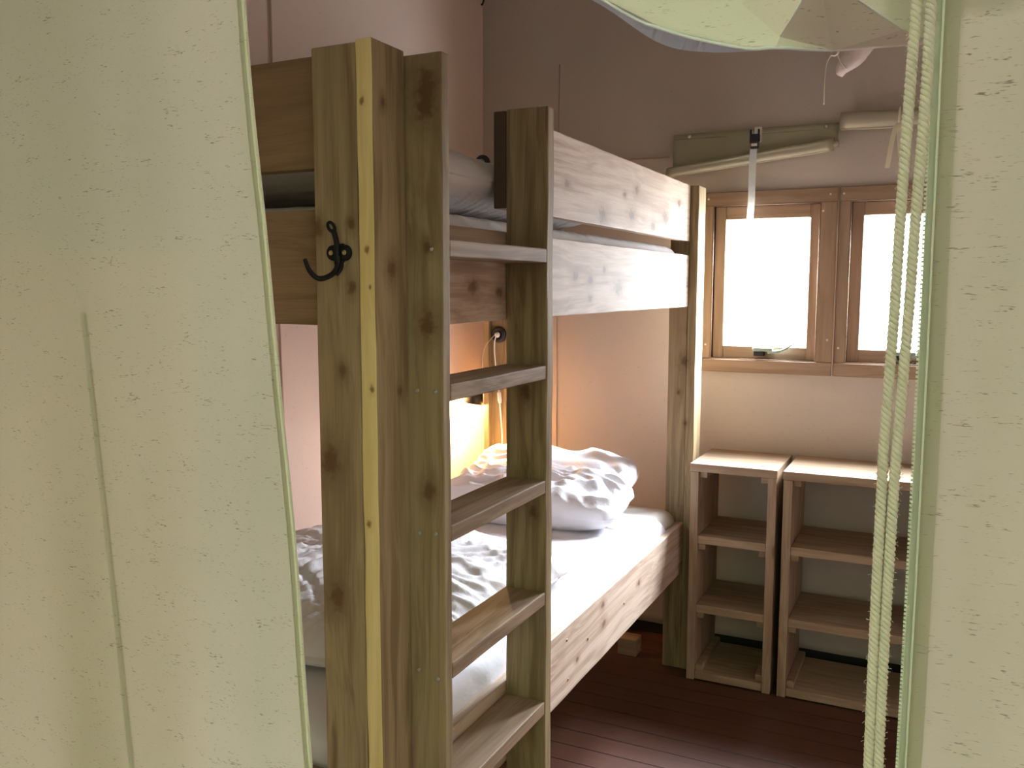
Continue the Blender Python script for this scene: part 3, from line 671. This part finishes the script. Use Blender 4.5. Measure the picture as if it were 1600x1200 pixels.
fL = flap('door_curtain', 'cream flecked canvas door curtain hanging at the left of the opening', edgeL, -2.25, .02, 2.14, -1, yl)
o = obj('hem', strip(bmesh.new(), edgeL, yl, -.0085, .0004, .03, 2.13, .0022), M_HEM, fL)
obj('hem_roll', tube(bmesh.new(), [(edgeL(z), yl(edgeL(z), z)-.001, z) for z in [.03+.021*k for k in range(101)]], .0022, 8), M_HEM, fL)
bm = bmesh.new(); tube(bm, [(edgeL(z)-.0075, yl(edgeL(z)-.0075, z)-.0034, z) for z in [.03+.021*k for k in range(101)]], .0005, 5); obj('stitching', bm, M_SEAMF, fL)
def seamL(z): return -.9025-.066*max(0, z-.8)-.012*max(0, z-1.1)
o = obj('seam', strip(bmesh.new(), seamL, yl, -.004, .004, .03, 1.47, .0017), M_SEAMF, fL); o['label'] = 'darker double-layer seam band'
edgeR = lambda z: -.016+.0008*math.sin(z*6)
def yr(x, z): return .75+.005*math.sin(x*15+z*.8)+.004*noise.noise(Vector((x*8, z*1.6, 9)))
fR = flap('door_curtain', 'cream flecked canvas door curtain with zip edge at the right of the opening', edgeR, 1.2, .02, 2.14, 1, yr)
o = obj('zip_tape', strip(bmesh.new(), edgeR, yr, -.0002, .0055, .03, 2.13, .0034), M_TAPE, fR)
obj('hem', strip(bmesh.new(), edgeR, yr, .005, .0175, .03, 2.13, .0022), M_HEM, fR)
bm = bmesh.new(); tube(bm, [(edgeR(z)+.0058, yr(edgeR(z)+.0058, z)-.0042, z) for z in [.03+.021*k for k in range(101)]], .0009, 6); obj('stitching', bm, M_TAPE, fR)
bm = bmesh.new(); z = .9
while z < 1.75:
    x = edgeR(z); bx(bm, x-.0016, x+.0006, yr(x, z)-.0045, yr(x, z)-.0020, z, z+.0018, 0); z += .0034
o = obj('zip_teeth', bm, M_TAPE, fR); o['kind'] = 'stuff'

# gathered door panel slung up under the lintel: facets of stiff canvas (x, z, depth)
V = {'a': (-.56, 1.95, .80), 'a2': (-.60, 2.16, .80), 'b': (-.298, 1.764, .785), 'c': (-.231, 1.7235, .775), 'd': (-.162, 1.698, .765), 'e': (-.133, 1.694, .762), 'f': (-.094, 1.697, .80), 'g': (-.055, 1.698, .81), 'h': (-.018, 1.697, .812),
     'P': (-.0975, 1.738, .735), 'q': (-.041, 1.7045, .79), 'r': (-.168, 1.742, .80), 's': (-.20, 1.79, .835), 't': (-.13, 1.80, .815), 'u': (-.05, 1.79, .82), 'v': (.02, 1.78, .82), 'w': (.03, 1.697, .82),
     'm': (-.29, 1.86, .83), 'n': (-.24, 2.16, .82), 'o': (-.10, 2.16, .82), 'x': (.04, 2.16, .82), 'k': (-.131, 1.7035, .768), 'l': (-.42, 2.16, .81)}
F = ['a2 a l', 'a b m', 'a m l', 'b c s', 'b s m', 'c d r', 'c r s', 'd e k', 'd k r', 'k P r', 'r P t', 'r t s', 'k e f', 'k f P', 'P f q', 'f g q', 'q g h', 'P q u', 'P u t', 'q h u', 'h w v', 'h v u', 'm s n', 'l m n', 's t n', 't o n', 't u o', 'u v x', 'u x o']
bm = bmesh.new(); vd = {k: bm.verts.new((x, y_, z)) for k, (x, z, y_) in V.items()}
for f in F: bm.faces.new([vd[k] for k in f.split()])
bmesh.ops.recalc_face_normals(bm, faces=bm.faces[:])
bmesh.ops.subdivide_edges(bm, edges=bm.edges[:], cuts=5, use_grid_fill=True)
for e in bm.edges: e.smooth = not (len(e.link_faces) == 2 and e.calc_face_angle(0) > .10)
for v in bm.verts: v.co.y += .003*noise.noise(v.co*25)
for f in bm.faces: f.smooth = True
bmesh.ops.solidify(bm, geom=bm.faces[:], thickness=.0015)
gp = thing('gathered_door_canvas', 'cream door canvas gathered up in stiff folds above the opening', 'canvas flap', (-.2, .8, 1.7))
obj('canvas', bm, M_FLAP, gp)
# stitched hem; white tubes paint highlights on the fold ridges; second layer lip behind
hem = [(-.56, .80, 1.95), (-.298, .785, 1.764), (-.231, .775, 1.7235), (-.162, .765, 1.698), (-.133, .762, 1.694), (-.094, .80, 1.697), (-.055, .81, 1.698), (-.018, .812, 1.697)]
bm = bmesh.new(); tube(bm, spline(hem, 8), .0015, 8); obj('hem', bm, M_PILLOW, gp)
bm = bmesh.new(); tube(bm, spline([(-.133, .770, 1.7), (-.115, .751, 1.72), (-.0975, .736, 1.737), (-.07, .761, 1.722), (-.041, .789, 1.7045)], 8), .0010, 6); obj('fold_highlight', bm, M_PILLOW, gp)
bm = bmesh.new(); lip = spline([(-.50, .815, 1.895), (-.36, .81, 1.80), (-.298, .81, 1.760), (-.245, .81, 1.722), (-.20, .81, 1.709), (-.15, .81, 1.705)], 8)
vs = [[bm.verts.new(p), bm.verts.new((p.x+.01, p.y+.01, p.z+.05))] for p in lip]
for k in range(len(lip)-1): f = bm.faces.new((vs[k][0], vs[k+1][0], vs[k+1][1], vs[k][1])); f.smooth = True
bmesh.ops.solidify(bm, geom=bm.faces[:], thickness=.0015); obj('inner_layer', bm, M_PILLOW, gp)

# two twisted cotton ropes
def rope(label, ctrl):
    t = thing('rope', label, 'rope', (ctrl[0][0], .70, 1.0))
    P = spline([(x, .70, z) for x, z in ctrl], 40)
    # resample evenly
    d = [0]
    for a, b in zip(P, P[1:]): d.append(d[-1]+(b-a).length)
    n = int(d[-1]/.0012); Q = []; k = 0
    for i in range(n+1):
        s = d[-1]*i/n
        while k < len(d)-2 and d[k+1] < s: k += 1
        Q.append(P[k].lerp(P[k+1], min(1, (s-d[k])/max(1e-9, d[k+1]-d[k]))))
    for st_ in range(3):
        pts = []
        for i, p in enumerate(Q):
            a = i*.0012/.0125*2*math.pi+st_*2*math.pi/3; r = .0020
            pts.append((p.x+r*math.cos(a), p.y+r*math.sin(a), p.z))
        bm = bmesh.new(); tube(bm, pts, .0021, 6); obj('strand', bm, M_ROPE, t)
    bm = bmesh.new()
    for i in range(1300):
        p = random.choice(Q); a = random.random()*6.28; L_ = random.uniform(.0008, .0026); dr = Vector((math.cos(a), math.sin(a), random.uniform(-.8, .8)))
        q = p+Vector((math.cos(a), math.sin(a), 0))*.0039
        tube(bm, [q, q+dr*L_*.6, q+dr*L_+Vector((0, 0, random.uniform(-.001, .001)))], .00022, 3, cap=False)
    f = obj('fibres', bm, M_ROPE, t); f['kind'] = 'stuff'
    return t
rope('left one of the two twisted cotton ropes hanging beside the zip edge', [(-.010, 2.14), (-.022, 1.85), (-.027, 1.70), (-.029, 1.635), (-.031, 1.555), (-.032, 1.486), (-.0335, 1.43), (-.0348, 1.382), (-.035, 1.334), (-.0353, 1.259), (-.035, 1.131), (-.034, .9), (-.03, .6)])
rope('right one of the two twisted cotton ropes, nearest the zip edge', [(-.004, 2.14), (-.0155, 1.85), (-.018, 1.698), (-.0185, 1.634), (-.021, 1.554), (-.0225, 1.486), (-.0243, 1.43), (-.026, 1.383), (-.027, 1.33), (-.028, 1.235), (-.028, 1.133), (-.0265, .9), (-.02, .6)])
